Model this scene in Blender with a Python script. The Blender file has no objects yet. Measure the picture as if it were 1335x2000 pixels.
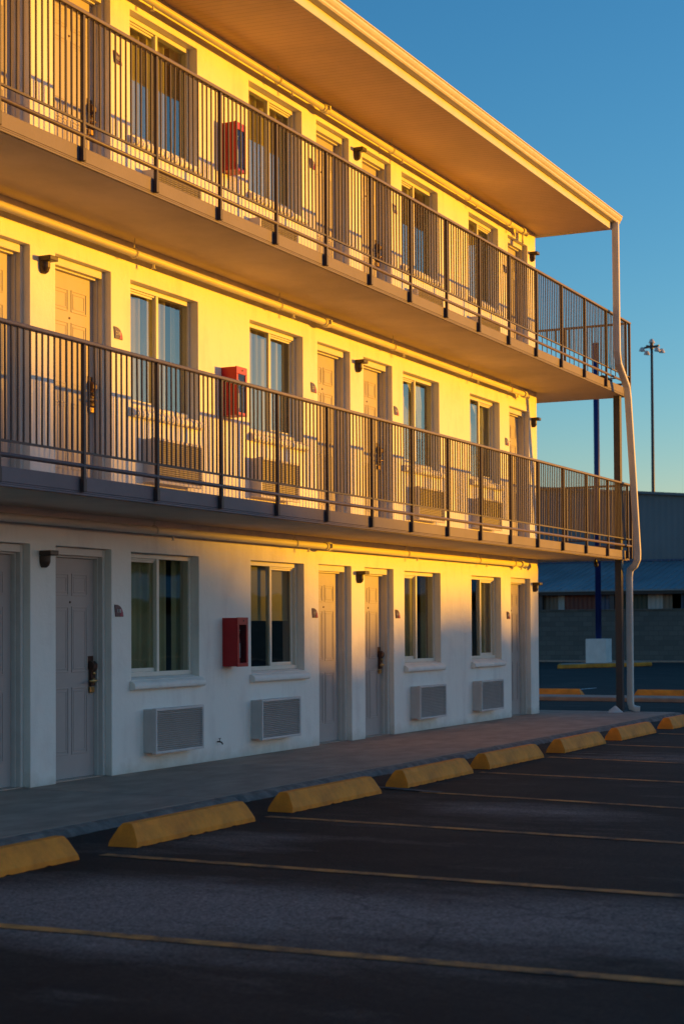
import bpy, bmesh, math, random
from mathutils import Matrix, Vector
random.seed(7)
PI = math.pi
scn = bpy.context.scene

# ------------------------------------------------------------------ camera
cam_d = bpy.data.cameras.new("camera")
cam = bpy.data.objects.new("camera", cam_d)
scn.collection.objects.link(cam)
scn.camera = cam
RX = Vector((0.43535977, -0.90023774, -0.0058211))
UP = Vector((-0.02096924, -0.01660471, 0.99964222))
FW = Vector((0.90001231, 0.43508195, 0.02610632))
m = Matrix.Identity(4)
for i in range(3):
    m[i][0] = RX[i]; m[i][1] = UP[i]; m[i][2] = -FW[i]
m[0][3], m[1][3], m[2][3] = 0.0, -9.0, 1.4073
cam.matrix_world = m
cam_d.sensor_fit = 'VERTICAL'
cam_d.sensor_height = 36.0
cam_d.lens = 3280 / 2000 * 36.0
cam_d.shift_y = 0.07
cam_d.clip_start = 0.1
cam_d.clip_end = 3000
cam_d.dof.use_dof = True
cam_d.dof.focus_distance = 19.0
cam_d.dof.aperture_fstop = 3.2

# ------------------------------------------------------------------ light
SUN_EL = math.radians(2.8)
SUN_AZ = math.radians(-54.0)      # direction towards the sun, measured from +X
sdir = Vector((math.cos(SUN_AZ) * math.cos(SUN_EL), math.sin(SUN_AZ) * math.cos(SUN_EL), math.sin(SUN_EL)))
sun_d = bpy.data.lights.new("sun", 'SUN')
sun_d.energy = 3.8
sun_d.angle = math.radians(0.7)
sun_d.color = (1.0, 0.425, 0.003)
sun = bpy.data.objects.new("sun", sun_d)
sun.rotation_euler = sdir.to_track_quat('Z', 'Y').to_euler()
scn.collection.objects.link(sun)

world = bpy.data.worlds.new("World")
scn.world = world
world.use_nodes = True
nt = world.node_tree
bg = nt.nodes['Background']
sky = nt.nodes.new('ShaderNodeTexSky')
sky.sky_type = 'NISHITA'
sky.sun_disc = False
sky.sun_elevation = SUN_EL
sky.sun_rotation = math.radians(90) - SUN_AZ
sky.air_density = 1.0
sky.dust_density = 0.1
sky.ozone_density = 4.0
sep = nt.nodes.new('ShaderNodeSeparateColor'); cmb = nt.nodes.new('ShaderNodeCombineColor')   # grade of the sky's own colour
nt.links.new(sky.outputs[0], sep.inputs[0])
for ch, (g, kk, cap) in enumerate(((1.5, 3.0, 40.0), (1.15, 1.68, 14.0), (1.0, 1.38, 6.0))):
    pw = nt.nodes.new('ShaderNodeMath'); pw.operation = 'POWER'; pw.inputs[1].default_value = g
    ml = nt.nodes.new('ShaderNodeMath'); ml.operation = 'MULTIPLY'; ml.inputs[1].default_value = kk
    mn = nt.nodes.new('ShaderNodeMath'); mn.operation = 'MINIMUM'; mn.inputs[1].default_value = cap
    nt.links.new(sep.outputs[ch], pw.inputs[0]); nt.links.new(pw.outputs[0], ml.inputs[0]); nt.links.new(ml.outputs[0], mn.inputs[0])
    nt.links.new(mn.outputs[0], cmb.inputs[ch])
nt.links.new(cmb.outputs[0], bg.inputs[0])
bg.inputs[1].default_value = 0.15

vs = scn.view_settings
vs.view_transform = 'Standard'
vs.look = 'None'
vs.gamma = 1.0
vs.exposure = 1.0
vs.use_curve_mapping = False
scn.cycles.max_bounces = 6
scn.cycles.transparent_max_bounces = 12

# ------------------------------------------------------------------ materials
def mat(name, col, rough=0.7, metal=0.0, var=0.0, vscale=2.0, col2=None, bump=0.0, bscale=60.0, spec=0.4, stretch=None):
    mt = bpy.data.materials.new(name)
    mt.use_nodes = True
    n = mt.node_tree.nodes; l = mt.node_tree.links
    b = n['Principled BSDF']
    b.inputs['Base Color'].default_value = (*col, 1)
    b.inputs['Roughness'].default_value = rough
    b.inputs['Metallic'].default_value = metal
    b.inputs['Specular IOR Level'].default_value = spec
    tc = n.new('ShaderNodeTexCoord')
    src = tc.outputs['Object']
    if stretch:
        mp = n.new('ShaderNodeMapping'); mp.inputs['Scale'].default_value = stretch
        l.new(src, mp.inputs[0]); src = mp.outputs[0]
    if var > 0 or col2:
        nz = n.new('ShaderNodeTexNoise'); nz.inputs['Scale'].default_value = vscale
        nz.inputs['Detail'].default_value = 7; nz.inputs['Roughness'].default_value = 0.62
        l.new(src, nz.inputs['Vector'])
        rp = n.new('ShaderNodeValToRGB')
        rp.color_ramp.elements[0].position = 0.36; rp.color_ramp.elements[1].position = 0.66
        c2 = col2 if col2 else tuple(c * (1 - var) for c in col)
        rp.color_ramp.elements[0].color = (*c2, 1); rp.color_ramp.elements[1].color = (*col, 1)
        l.new(nz.outputs['Fac'], rp.inputs[0]); l.new(rp.outputs[0], b.inputs['Base Color'])
    if bump > 0:
        n2 = n.new('ShaderNodeTexNoise'); n2.inputs['Scale'].default_value = bscale
        n2.inputs['Detail'].default_value = 5
        l.new(src, n2.inputs['Vector'])
        bp = n.new('ShaderNodeBump'); bp.inputs['Strength'].default_value = bump
        bp.inputs['Distance'].default_value = 0.01
        l.new(n2.outputs['Fac'], bp.inputs['Height']); l.new(bp.outputs[0], b.inputs['Normal'])
    return mt

M = {}
M['trim'] = mat('painted_trim', (0.62, 0.59, 0.55), 0.5, var=0.10, vscale=5)
M['vinyl'] = mat('cream_vinyl', (0.68, 0.65, 0.57), 0.4, var=0.06, vscale=6)
M['door'] = mat('taupe_door_paint', (0.40, 0.355, 0.335), 0.5, var=0.07, vscale=3, bump=0.05, bscale=90)
M['dark'] = mat('dark_bronze_paint', (0.062, 0.040, 0.040), 0.5, var=0.25, vscale=9)
M['rail'] = mat('bronze_rail_paint', (0.15, 0.11, 0.115), 0.45, var=0.2, vscale=9)
M['fascia'] = mat('taupe_fascia_paint', (0.175, 0.14, 0.155), 0.6, var=0.14, vscale=2.2, bump=0.12, bscale=25)
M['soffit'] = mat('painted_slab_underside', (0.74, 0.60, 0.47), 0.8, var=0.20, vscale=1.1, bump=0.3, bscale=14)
M['pipe'] = mat('cream_pipe_paint', (0.66, 0.62, 0.55), 0.5, var=0.08, vscale=4)
M['roofing'] = mat('grey_roofing', (0.16, 0.15, 0.14), 0.9)
M['ac'] = mat('ac_grey_paint', (0.60, 0.56, 0.54), 0.5, var=0.12, vscale=4)
M['ac_dark'] = mat('ac_recess', (0.45, 0.43, 0.415), 0.7)
M['red'] = mat('red_enamel', (0.42, 0.008, 0.012), 0.35, var=0.15, vscale=8)
M['bronze'] = mat('lamp_bronze', (0.06, 0.038, 0.028), 0.4, var=0.2, vscale=12)
M['brass'] = mat('brass_lock', (0.62, 0.40, 0.16), 0.28, metal=0.9, var=0.3, vscale=30)
M['lockdark'] = mat('brown_lock_plate', (0.07, 0.035, 0.025), 0.4, metal=0.3)
M['steel'] = mat('dull_steel', (0.45, 0.43, 0.40), 0.35, metal=0.8)
M['plum'] = mat('plum_sign', (0.055, 0.02, 0.045), 0.35)
M['magenta'] = mat('magenta_sign', (0.30, 0.02, 0.07), 0.35)
M['white'] = mat('white_lettering', (0.62, 0.60, 0.60), 0.5)
M['stop'] = mat('yellow_kerb_paint', (0.90, 0.29, 0.020), 0.75, col2=(0.62, 0.19, 0.016), vscale=5, bump=0.35, bscale=60)
def wear(mt, scale, lo, hi, col):
    n = mt.node_tree.nodes; l = mt.node_tree.links; b = n['Principled BSDF']
    old = b.inputs['Base Color'].links[0].from_socket
    tc = n.new('ShaderNodeTexCoord'); z = n.new('ShaderNodeTexNoise'); z.inputs['Scale'].default_value = scale
    z.inputs['Detail'].default_value = 9; z.inputs['Roughness'].default_value = 0.8; l.new(tc.outputs['Object'], z.inputs['Vector'])
    r = n.new('ShaderNodeValToRGB'); r.color_ramp.elements[0].position = lo; r.color_ramp.elements[1].position = hi
    l.new(z.outputs['Fac'], r.inputs[0]); mx = n.new('ShaderNodeMixRGB'); mx.inputs[2].default_value = (*col, 1)
    l.new(r.outputs[0], mx.inputs[0]); l.new(old, mx.inputs[1]); l.new(mx.outputs[0], b.inputs['Base Color'])
wear(M['stop'], 9.0, 0.68, 0.72, (0.22, 0.15, 0.10))
wear(M['ac'], 3.0, 0.62, 0.85, (0.36, 0.31, 0.28))
M['kerbyellow'] = mat('yellow_kerb', (0.78, 0.31, 0.03), 0.8, var=0.45, vscale=2.0)
M['whitepaint'] = mat('white_masonry_paint', (0.70, 0.68, 0.64), 0.8, var=0.15, vscale=3)
M['bluepole'] = mat('blue_pole_paint', (0.010, 0.022, 0.13), 0.45, var=0.15, vscale=1)
M['poledark'] = mat('dark_pole', (0.05, 0.05, 0.055), 0.5)
M['interior'] = mat('dark_room', (0.12, 0.11, 0.09), 0.9)
M['grout'] = mat('pale_grout', (0.55, 0.54, 0.52), 0.9, bump=0.4, bscale=30)
M['rubber'] = mat('black_housing', (0.015, 0.015, 0.017), 0.5)
M['leaf'] = mat('foliage', (0.045, 0.065, 0.02), 0.8, var=0.5, vscale=0.4)
M['branch'] = mat('bark', (0.07, 0.05, 0.035), 0.9)

def stucco():
    mt = bpy.data.materials.new('white_stucco'); mt.use_nodes = True
    n = mt.node_tree.nodes; l = mt.node_tree.links; b = n['Principled BSDF']
    b.inputs['Roughness'].default_value = 0.85; b.inputs['Specular IOR Level'].default_value = 0.25
    tc = n.new('ShaderNodeTexCoord')
    def noise(scale, detail, stretch=None, rough=0.6):
        s = tc.outputs['Object']
        if stretch:
            mp = n.new('ShaderNodeMapping'); mp.inputs['Scale'].default_value = stretch
            l.new(s, mp.inputs[0]); s = mp.outputs[0]
        z = n.new('ShaderNodeTexNoise'); z.inputs['Scale'].default_value = scale
        z.inputs['Detail'].default_value = detail; z.inputs['Roughness'].default_value = rough
        l.new(s, z.inputs['Vector']); return z.outputs['Fac']
    a = noise(1.6, 6); st = noise(3.0, 5, (1.6, 1.6, 0.25))
    mx = n.new('ShaderNodeMath'); mx.operation = 'ADD'; l.new(a, mx.inputs[0]); l.new(st, mx.inputs[1])
    rp = n.new('ShaderNodeValToRGB')
    rp.color_ramp.elements[0].position = 0.72; rp.color_ramp.elements[0].color = (0.71, 0.68, 0.635, 1)
    rp.color_ramp.elements[1].position = 1.12; rp.color_ramp.elements[1].color = (0.80, 0.775, 0.72, 1)
    l.new(mx.outputs[0], rp.inputs[0]); l.new(rp.outputs[0], b.inputs['Base Color'])
    # grime along the foot of the wall and rust-brown streaks
    sx = n.new('ShaderNodeSeparateXYZ'); l.new(tc.outputs['Object'], sx.inputs[0])
    zz = n.new('ShaderNodeMath'); zz.operation = 'MULTIPLY_ADD'; zz.inputs[1].default_value = -2.6; zz.inputs[2].default_value = 0.30
    l.new(sx.outputs['Z'], zz.inputs[0])
    za = n.new('ShaderNodeMath'); za.operation = 'ADD'; l.new(zz.outputs[0], za.inputs[0]); l.new(noise(4, 6), za.inputs[1])
    r2 = n.new('ShaderNodeValToRGB'); r2.color_ramp.elements[0].position = 0.50; r2.color_ramp.elements[1].position = 0.95
    r2.color_ramp.elements[0].color = (1, 1, 1, 1); r2.color_ramp.elements[1].color = (0.76, 0.71, 0.66, 1)
    l.new(za.outputs[0], r2.inputs[0])
    st2 = noise(9.0, 4, (2.2, 2.2, 0.12)); r3 = n.new('ShaderNodeValToRGB')
    r3.color_ramp.elements[0].position = 0.62; r3.color_ramp.elements[1].position = 0.78
    r3.color_ramp.elements[0].color = (1, 1, 1, 1); r3.color_ramp.elements[1].color = (0.80, 0.74, 0.66, 1)
    l.new(st2, r3.inputs[0])
    q1 = n.new('ShaderNodeMixRGB'); q1.blend_type = 'MULTIPLY'; q1.inputs[0].default_value = 1; l.new(rp.outputs[0], q1.inputs[1]); l.new(r2.outputs[0], q1.inputs[2])
    q2 = n.new('ShaderNodeMixRGB'); q2.blend_type = 'MULTIPLY'; q2.inputs[0].default_value = 0.25; l.new(q1.outputs[0], q2.inputs[1]); l.new(r3.outputs[0], q2.inputs[2])
    l.new(q2.outputs[0], b.inputs['Base Color'])
    f = noise(70, 4); g = noise(5, 3)
    m1 = n.new('ShaderNodeMath'); m1.operation = 'MULTIPLY_ADD'; m1.inputs[1].default_value = 4.0
    l.new(g, m1.inputs[0]); l.new(f, m1.inputs[2])
    bp = n.new('ShaderNodeBump'); bp.inputs['Strength'].default_value = 0.35; bp.inputs['Distance'].default_value = 0.006
    l.new(m1.outputs[0], bp.inputs['Height']); l.new(bp.outputs[0], b.inputs['Normal'])
    return mt
M['stucco'] = stucco()

def glass(name, tint=(0.86, 0.88, 0.82), ior=2.5):
    mt = bpy.data.materials.new(name); mt.use_nodes = True
    n = mt.node_tree.nodes; l = mt.node_tree.links
    out = n['Material Output']; n.remove(n['Principled BSDF'])
    tr = n.new('ShaderNodeBsdfTransparent'); tr.inputs[0].default_value = (*tint, 1)
    gl = n.new('ShaderNodeBsdfGlossy'); gl.inputs['Roughness'].default_value = 0.015
    gl.inputs['Color'].default_value = (0.92, 0.95, 0.93, 1)
    fr = n.new('ShaderNodeFresnel'); fr.inputs['IOR'].default_value = ior
    tc = n.new('ShaderNodeTexCoord'); nz = n.new('ShaderNodeTexNoise'); nz.inputs['Scale'].default_value = 1.3
    l.new(tc.outputs['Object'], nz.inputs['Vector'])
    bp = n.new('ShaderNodeBump'); bp.inputs['Strength'].default_value = 0.25; bp.inputs['Distance'].default_value = 0.01
    l.new(nz.outputs['Fac'], bp.inputs['Height']); l.new(bp.outputs[0], gl.inputs['Normal'])
    mx = n.new('ShaderNodeMixShader')
    ge = n.new('ShaderNodeNewGeometry')
    inv = n.new('ShaderNodeMath'); inv.operation = 'SUBTRACT'; inv.inputs[0].default_value = 1.0; l.new(ge.outputs['Backfacing'], inv.inputs[1])
    fm = n.new('ShaderNodeMath'); fm.operation = 'MULTIPLY'; l.new(fr.outputs[0], fm.inputs[0]); l.new(inv.outputs[0], fm.inputs[1])
    l.new(fm.outputs[0], mx.inputs[0]); l.new(tr.outputs[0], mx.inputs[1]); l.new(gl.outputs[0], mx.inputs[2])
    l.new(mx.outputs[0], out.inputs['Surface'])
    return mt
M['glass'] = glass('window_glass')
M['boxglass'] = glass('cabinet_glass', (0.8, 0.8, 0.8), 1.45)
M['curtain'] = mat('olive_curtain', (0.50, 0.46, 0.30), 0.9, var=0.2, vscale=2)
M['blind'] = mat('olive_blind', (0.42, 0.40, 0.27), 0.9, var=0.1, vscale=2)
M['sheer'] = mat('pale_sheer', (0.62, 0.62, 0.58), 0.9)

def soffit_boards():
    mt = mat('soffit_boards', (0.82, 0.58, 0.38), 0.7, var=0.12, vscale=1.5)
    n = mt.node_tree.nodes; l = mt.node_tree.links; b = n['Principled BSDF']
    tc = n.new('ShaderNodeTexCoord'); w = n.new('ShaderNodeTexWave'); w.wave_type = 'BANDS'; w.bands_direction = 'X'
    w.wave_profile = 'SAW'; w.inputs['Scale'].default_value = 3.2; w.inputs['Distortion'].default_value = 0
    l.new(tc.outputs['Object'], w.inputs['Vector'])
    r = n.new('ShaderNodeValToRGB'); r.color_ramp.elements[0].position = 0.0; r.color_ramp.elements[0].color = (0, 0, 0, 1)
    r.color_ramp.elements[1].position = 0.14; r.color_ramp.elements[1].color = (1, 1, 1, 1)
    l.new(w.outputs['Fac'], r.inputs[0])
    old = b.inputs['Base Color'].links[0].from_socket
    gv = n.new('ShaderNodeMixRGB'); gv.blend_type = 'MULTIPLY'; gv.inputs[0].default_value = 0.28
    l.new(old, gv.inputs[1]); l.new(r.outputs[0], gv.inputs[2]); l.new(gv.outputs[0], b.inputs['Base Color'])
    bp = n.new('ShaderNodeBump'); bp.inputs['Strength'].default_value = 0.5; bp.inputs['Distance'].default_value = 0.008
    l.new(r.outputs[0], bp.inputs['Height']); l.new(bp.outputs[0], b.inputs['Normal'])
    return mt
M['boards'] = soffit_boards()

WX, WY, GZ = 2.4, 5.3, -0.06
def asphalt():
    mt = bpy.data.materials.new('worn_asphalt'); mt.use_nodes = True
    n = mt.node_tree.nodes; l = mt.node_tree.links; b = n['Principled BSDF']
    b.inputs['Roughness'].default_value = 0.85; b.inputs['Specular IOR Level'].default_value = 0.25
    tc = n.new('ShaderNodeTexCoord')
    def noise(scale, detail, stretch=(1, 1, 1), off=(0, 0, 0), rough=0.6):
        mp = n.new('ShaderNodeMapping'); mp.inputs['Scale'].default_value = stretch; mp.inputs['Location'].default_value = off
        l.new(tc.outputs['Object'], mp.inputs[0])
        z = n.new('ShaderNodeTexNoise'); z.inputs['Scale'].default_value = scale
        z.inputs['Detail'].default_value = detail; z.inputs['Roughness'].default_value = rough
        l.new(mp.outputs[0], z.inputs['Vector']); return z.outputs['Fac']
    def ramp(src, p0, p1, c0, c1):
        r = n.new('ShaderNodeValToRGB'); r.color_ramp.elements[0].position = p0; r.color_ramp.elements[1].position = p1
        r.color_ramp.elements[0].color = (*c0, 1); r.color_ramp.elements[1].color = (*c1, 1)
        l.new(src, r.inputs[0]); return r.outputs[0]
    base = ramp(noise(0.9, 9, (1.0, 0.55, 1), (3.1, 1.7, 0), 0.7), 0.35, 0.72, (0.0075, 0.006, 0.0052), (0.038, 0.030, 0.025))
    def patch(cx, cy, sx, sy, w):
        mp = n.new('ShaderNodeMapping'); mp.vector_type = 'TEXTURE'
        mp.inputs['Location'].default_value = (cx, cy, GZ); mp.inputs['Scale'].default_value = (sx, sy, 1)
        l.new(tc.outputs['Object'], mp.inputs[0])
        gr = n.new('ShaderNodeTexGradient'); gr.gradient_type = 'SPHERICAL'; l.new(mp.outputs[0], gr.inputs[0])
        ml = n.new('ShaderNodeMath'); ml.operation = 'MULTIPLY'; ml.inputs[1].default_value = w
        l.new(gr.outputs['Fac'], ml.inputs[0]); return ml.outputs[0]
    acc = noise(1.1, 9, (1.0, 0.35, 1), (WX, WY, 0), 0.74)
    for pt in (patch(7.64, -4.552, 1.5, 2.6, 0.46), patch(8.22, -7.453, 1.3, 2.6, 0.4), patch(7.059, -3.778, 1.0, 1.6, 0.3), patch(12.668, -4.745, 0.8, 1.5, 0.34), patch(18.374, -4.358, 1.5, 2.0, 0.3), patch(9.961, -3.198, 0.8, 1.0, 0.26)):
        ad = n.new('ShaderNodeMath'); ad.operation = 'ADD'; l.new(acc, ad.inputs[0]); l.new(pt, ad.inputs[1]); acc = ad.outputs[0]
    worn = ramp(acc, 0.56, 0.92, (0, 0, 0), (1, 1, 1))
    mix = n.new('ShaderNodeMixRGB'); l.new(worn, mix.inputs[0]); l.new(base, mix.inputs[1])
    grain = ramp(noise(120, 3), 0.35, 0.68, (0.11, 0.092, 0.083), (0.30, 0.255, 0.23))
    l.new(grain, mix.inputs[2])
    m2 = n.new('ShaderNodeMixRGB'); m2.blend_type = 'MULTIPLY'; m2.inputs[0].default_value = 0.85
    l.new(mix.outputs[0], m2.inputs[1]); l.new(ramp(noise(45, 4), 0.3, 0.7, (0.25, 0.25, 0.25), (1.6, 1.6, 1.6)), m2.inputs[2])
    vo = n.new('ShaderNodeTexVoronoi'); vo.feature = 'DISTANCE_TO_EDGE'; vo.inputs['Scale'].default_value = 0.55
    wob = n.new('ShaderNodeTexNoise'); wob.inputs['Scale'].default_value = 1.7; wob.inputs['Detail'].default_value = 6
    l.new(tc.outputs['Object'], wob.inputs['Vector'])
    mv = n.new('ShaderNodeMixRGB'); mv.inputs[0].default_value = 0.35; l.new(tc.outputs['Object'], mv.inputs[1]); l.new(wob.outputs['Color'], mv.inputs[2])
    l.new(mv.outputs[0], vo.inputs['Vector'])
    ck = ramp(vo.outputs['Distance'], 0.0, 0.006, (0.25, 0.25, 0.25), (1, 1, 1))
    m3 = n.new('ShaderNodeMixRGB'); m3.blend_type = 'MULTIPLY'; m3.inputs[0].default_value = 0.55
    l.new(m2.outputs[0], m3.inputs[1]); l.new(ck, m3.inputs[2])
    # oil drips
    vd = n.new('ShaderNodeTexVoronoi'); vd.inputs['Scale'].default_value = 1.3; l.new(tc.outputs['Object'], vd.inputs['Vector'])
    od = ramp(vd.outputs['Distance'], 0.03, 0.10, (0.3, 0.3, 0.3), (1, 1, 1))
    m4 = n.new('ShaderNodeMixRGB'); m4.blend_type = 'MULTIPLY'; m4.inputs[0].default_value = 0.8
    l.new(m3.outputs[0], m4.inputs[1]); l.new(od, m4.inputs[2]); l.new(m4.outputs[0], b.inputs['Base Color'])
    bp = n.new('ShaderNodeBump'); bp.inputs['Strength'].default_value = 0.6; bp.inputs['Distance'].default_value = 0.008
    l.new(noise(75, 4), bp.inputs['Height']); l.new(bp.outputs[0], b.inputs['Normal'])
    return mt
M['asphalt'] = asphalt()

def line_paint():
    mt = bpy.data.materials.new('faded_line_paint'); mt.use_nodes = True
    n = mt.node_tree.nodes; l = mt.node_tree.links; b = n['Principled BSDF']
    b.inputs['Roughness'].default_value = 0.85
    tc = n.new('ShaderNodeTexCoord')
    z = n.new('ShaderNodeTexNoise'); z.inputs['Scale'].default_value = 3.5; z.inputs['Detail'].default_value = 10
    z.inputs['Roughness'].default_value = 0.75
    l.new(tc.outputs['Object'], z.inputs['Vector'])
    r = n.new('ShaderNodeValToRGB'); r.color_ramp.elements[0].position = 0.38; r.color_ramp.elements[1].position = 0.60
    r.color_ramp.elements[0].color = (0.05, 0.035, 0.025, 1); r.color_ramp.elements[1].color = (0.55, 0.24, 0.05, 1)
    l.new(z.outputs['Fac'], r.inputs[0]); l.new(r.outputs[0], b.inputs['Base Color'])
    return mt
M['line'] = line_paint()
M['oldline'] = mat('faded_pale_paint', (0.12, 0.115, 0.11), 0.9, var=0.6, vscale=8)

def concrete():
    mt = mat('walk_concrete', (0.42, 0.29, 0.215), 0.85, col2=(0.30, 0.20, 0.15), vscale=2.4, bump=0.3, bscale=50, stretch=(0.8, 1.5, 1))
    return mt
M['concrete'] = concrete()
M['kerbedge'] = mat('rough_kerb_edge', (0.27, 0.20, 0.165), 0.9, col2=(0.13, 0.095, 0.08), vscale=6, bump=0.7, bscale=18)

def corr(name, col, scale, direction='Y', strength=0.8, var=0.15):
    mt = mat(name, col, 0.45, metal=0.0, var=var, vscale=0.5)
    n = mt.node_tree.nodes; l = mt.node_tree.links; b = n['Principled BSDF']
    tc = n.new('ShaderNodeTexCoord'); w = n.new('ShaderNodeTexWave'); w.wave_type = 'BANDS'; w.bands_direction = direction
    w.inputs['Scale'].default_value = scale
    l.new(tc.outputs['Object'], w.inputs['Vector'])
    bp = n.new('ShaderNodeBump'); bp.inputs['Strength'].default_value = strength; bp.inputs['Distance'].default_value = 0.04
    l.new(w.outputs['Fac'], bp.inputs['Height']); l.new(bp.outputs[0], b.inputs['Normal'])
    return mt
M['shed_wall'] = corr('blue_grey_cladding', (0.11, 0.155, 0.18), 1.1, strength=0.25)
M['shed_roof'] = corr('pale_blue_roof_sheet', (0.21, 0.265, 0.295), 0.9, strength=0.4, var=0.3)
M['p_white'] = corr('white_sheet', (0.35, 0.38, 0.38), 1.6)
M['p_red'] = corr('red_sheet', (0.10, 0.022, 0.02), 1.6)
M['p_blue'] = corr('blue_sheet', (0.02, 0.07, 0.16), 1.6)
M['p_green'] = corr('green_sheet', (0.012, 0.04, 0.03), 1.6)
M['p_tan'] = corr('tan_sheet', (0.16, 0.13, 0.10), 1.6)

def cmu():
    mt = bpy.data.materials.new('grey_block'); mt.use_nodes = True
    n = mt.node_tree.nodes; l = mt.node_tree.links; b = n['Principled BSDF']; b.inputs['Roughness'].default_value = 0.9
    tc = n.new('ShaderNodeTexCoord'); mp = n.new('ShaderNodeMapping'); mp.inputs['Rotation'].default_value = (0, PI / 2, PI / 2)
    sp = n.new('ShaderNodeSeparateXYZ'); cb = n.new('ShaderNodeCombineXYZ')
    l.new(tc.outputs['Object'], sp.inputs[0]); l.new(sp.outputs['Y'], cb.inputs['X']); l.new(sp.outputs['Z'], cb.inputs['Y'])
    br = n.new('ShaderNodeTexBrick'); br.inputs['Scale'].default_value = 1.0
    br.inputs['Brick Width'].default_value = 0.4; br.inputs['Row Height'].default_value = 0.2; br.inputs['Mortar Size'].default_value = 0.012
    br.inputs['Color1'].default_value = (0.085, 0.088, 0.082, 1); br.inputs['Color2'].default_value = (0.115, 0.118, 0.108, 1)
    br.inputs['Mortar'].default_value = (0.075, 0.078, 0.073, 1)
    l.new(cb.outputs[0], br.inputs['Vector']); l.new(br.outputs['Color'], b.inputs['Base Color'])
    return mt
M['cmu'] = cmu()

# ------------------------------------------------------------------ mesh helpers
class MB:
    def __init__(s): s.v = []; s.f = []
    def add(s, vs, fs):
        o = len(s.v); s.v += [tuple(p) for p in vs]; s.f += [tuple(i + o for i in f) for f in fs]; return s
    def box(s, x0, x1, y0, y1, z0, z1):
        return s.add([(x0, y0, z0), (x1, y0, z0), (x1, y1, z0), (x0, y1, z0), (x0, y0, z1), (x1, y0, z1), (x1, y1, z1), (x0, y1, z1)],
                     [(0, 3, 2, 1), (4, 5, 6, 7), (0, 1, 5, 4), (1, 2, 6, 5), (2, 3, 7, 6), (3, 0, 4, 7)])
    def prism(s, pts, d0, d1, axis='x'):
        def P(a, b, d): return {'x': (d, a, b), 'y': (a, d, b), 'z': (a, b, d)}[axis]
        n = len(pts)
        vs = [P(a, b, d0) for a, b in pts] + [P(a, b, d1) for a, b in pts]
        fs = [tuple(range(n)), tuple(range(2 * n - 1, n - 1, -1))] + [(i, i + n, (i + 1) % n + n, (i + 1) % n) for i in range(n)]
        return s.add(vs, fs)
    def tube(s, path, r, n=10, r2=None, rect=None):
        path = [Vector(p) for p in path]; rings = []
        for i, p in enumerate(path):
            if i == 0: t = path[1] - p
            elif i == len(path) - 1: t = p - path[i - 1]
            else: t = (path[i + 1] - p).normalized() + (p - path[i - 1]).normalized()
            t.normalize()
            if rect:
                a = Vector((1, 0, 0)); a = (a - t * a.dot(t)).normalized(); b = t.cross(a)
                w, h = rect
                rings.append([p + a * w * sx + b * h * sy for sx, sy in ((-1, -.7), (-.7, -1), (.7, -1), (1, -.7), (1, .7), (.7, 1), (-.7, 1), (-1, .7))])
            else:
                up = Vector((0, 0, 1)) if abs(t.z) < 0.9 else Vector((1, 0, 0))
                a = t.cross(up).normalized(); b = t.cross(a)
                rr = r if r2 is None else r + (r2 - r) * i / (len(path) - 1)
                rings.append([p + a * rr * math.cos(2 * PI * k / n) + b * rr * math.sin(2 * PI * k / n) for k in range(n)])
        k = len(rings[0]); vs = [q for rg in rings for q in rg]; fs = []
        for i in range(len(rings) - 1):
            for j in range(k):
                fs.append((i * k + j, i * k + (j + 1) % k, (i + 1) * k + (j + 1) % k, (i + 1) * k + j))
        fs.append(tuple(range(k - 1, -1, -1))); fs.append(tuple(range((len(rings) - 1) * k, len(rings) * k)))
        return s.add(vs, fs)
    def build(s, name, material, parent=None, loc=(0, 0, 0), bevel=0.0, smooth=False, seg=2):
        me = bpy.data.meshes.new(name); me.from_pydata(s.v, [], s.f); me.update()
        bm = bmesh.new(); bm.from_mesh(me); bmesh.ops.recalc_face_normals(bm, faces=bm.faces)
        bm.to_mesh(me); bm.free()
        if smooth:
            for p in me.polygons: p.use_smooth = True
        me.materials.append(material)
        o = bpy.data.objects.new(name, me); scn.collection.objects.link(o); o.location = loc
        if parent: o.parent = parent
        if bevel:
            md = o.modifiers.new('bevel', 'BEVEL'); md.width = bevel; md.segments = seg; md.limit_method = 'ANGLE'; md.angle_limit = 0.6
            if smooth is False: pass
        return o

def tag(o, label=None, cat=None, group=None, kind=None):
    if label: o['label'] = label
    if cat: o['category'] = cat
    if group: o['group'] = group
    if kind: o['kind'] = kind
    return o
def empty(name, loc=(0, 0, 0)):
    o = bpy.data.objects.new(name, None); o.location = loc; o.empty_display_size = 0.1
    scn.collection.objects.link(o); return o
def copy_tree(o, parent=None):
    c = o.copy(); scn.collection.objects.link(c); c.parent = parent
    for ch in [x for x in scn.objects if x.parent == o]: copy_tree(ch, c)
    return c

# ------------------------------------------------------------------ ground
GZ = -0.06
g = MB().add([(-300, -300, GZ), (500, -300, GZ), (500, 300, GZ), (-300, 300, GZ)], [(0, 1, 2, 3)]).build('parking_lot', M['asphalt'])
tag(g, kind='structure')
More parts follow.
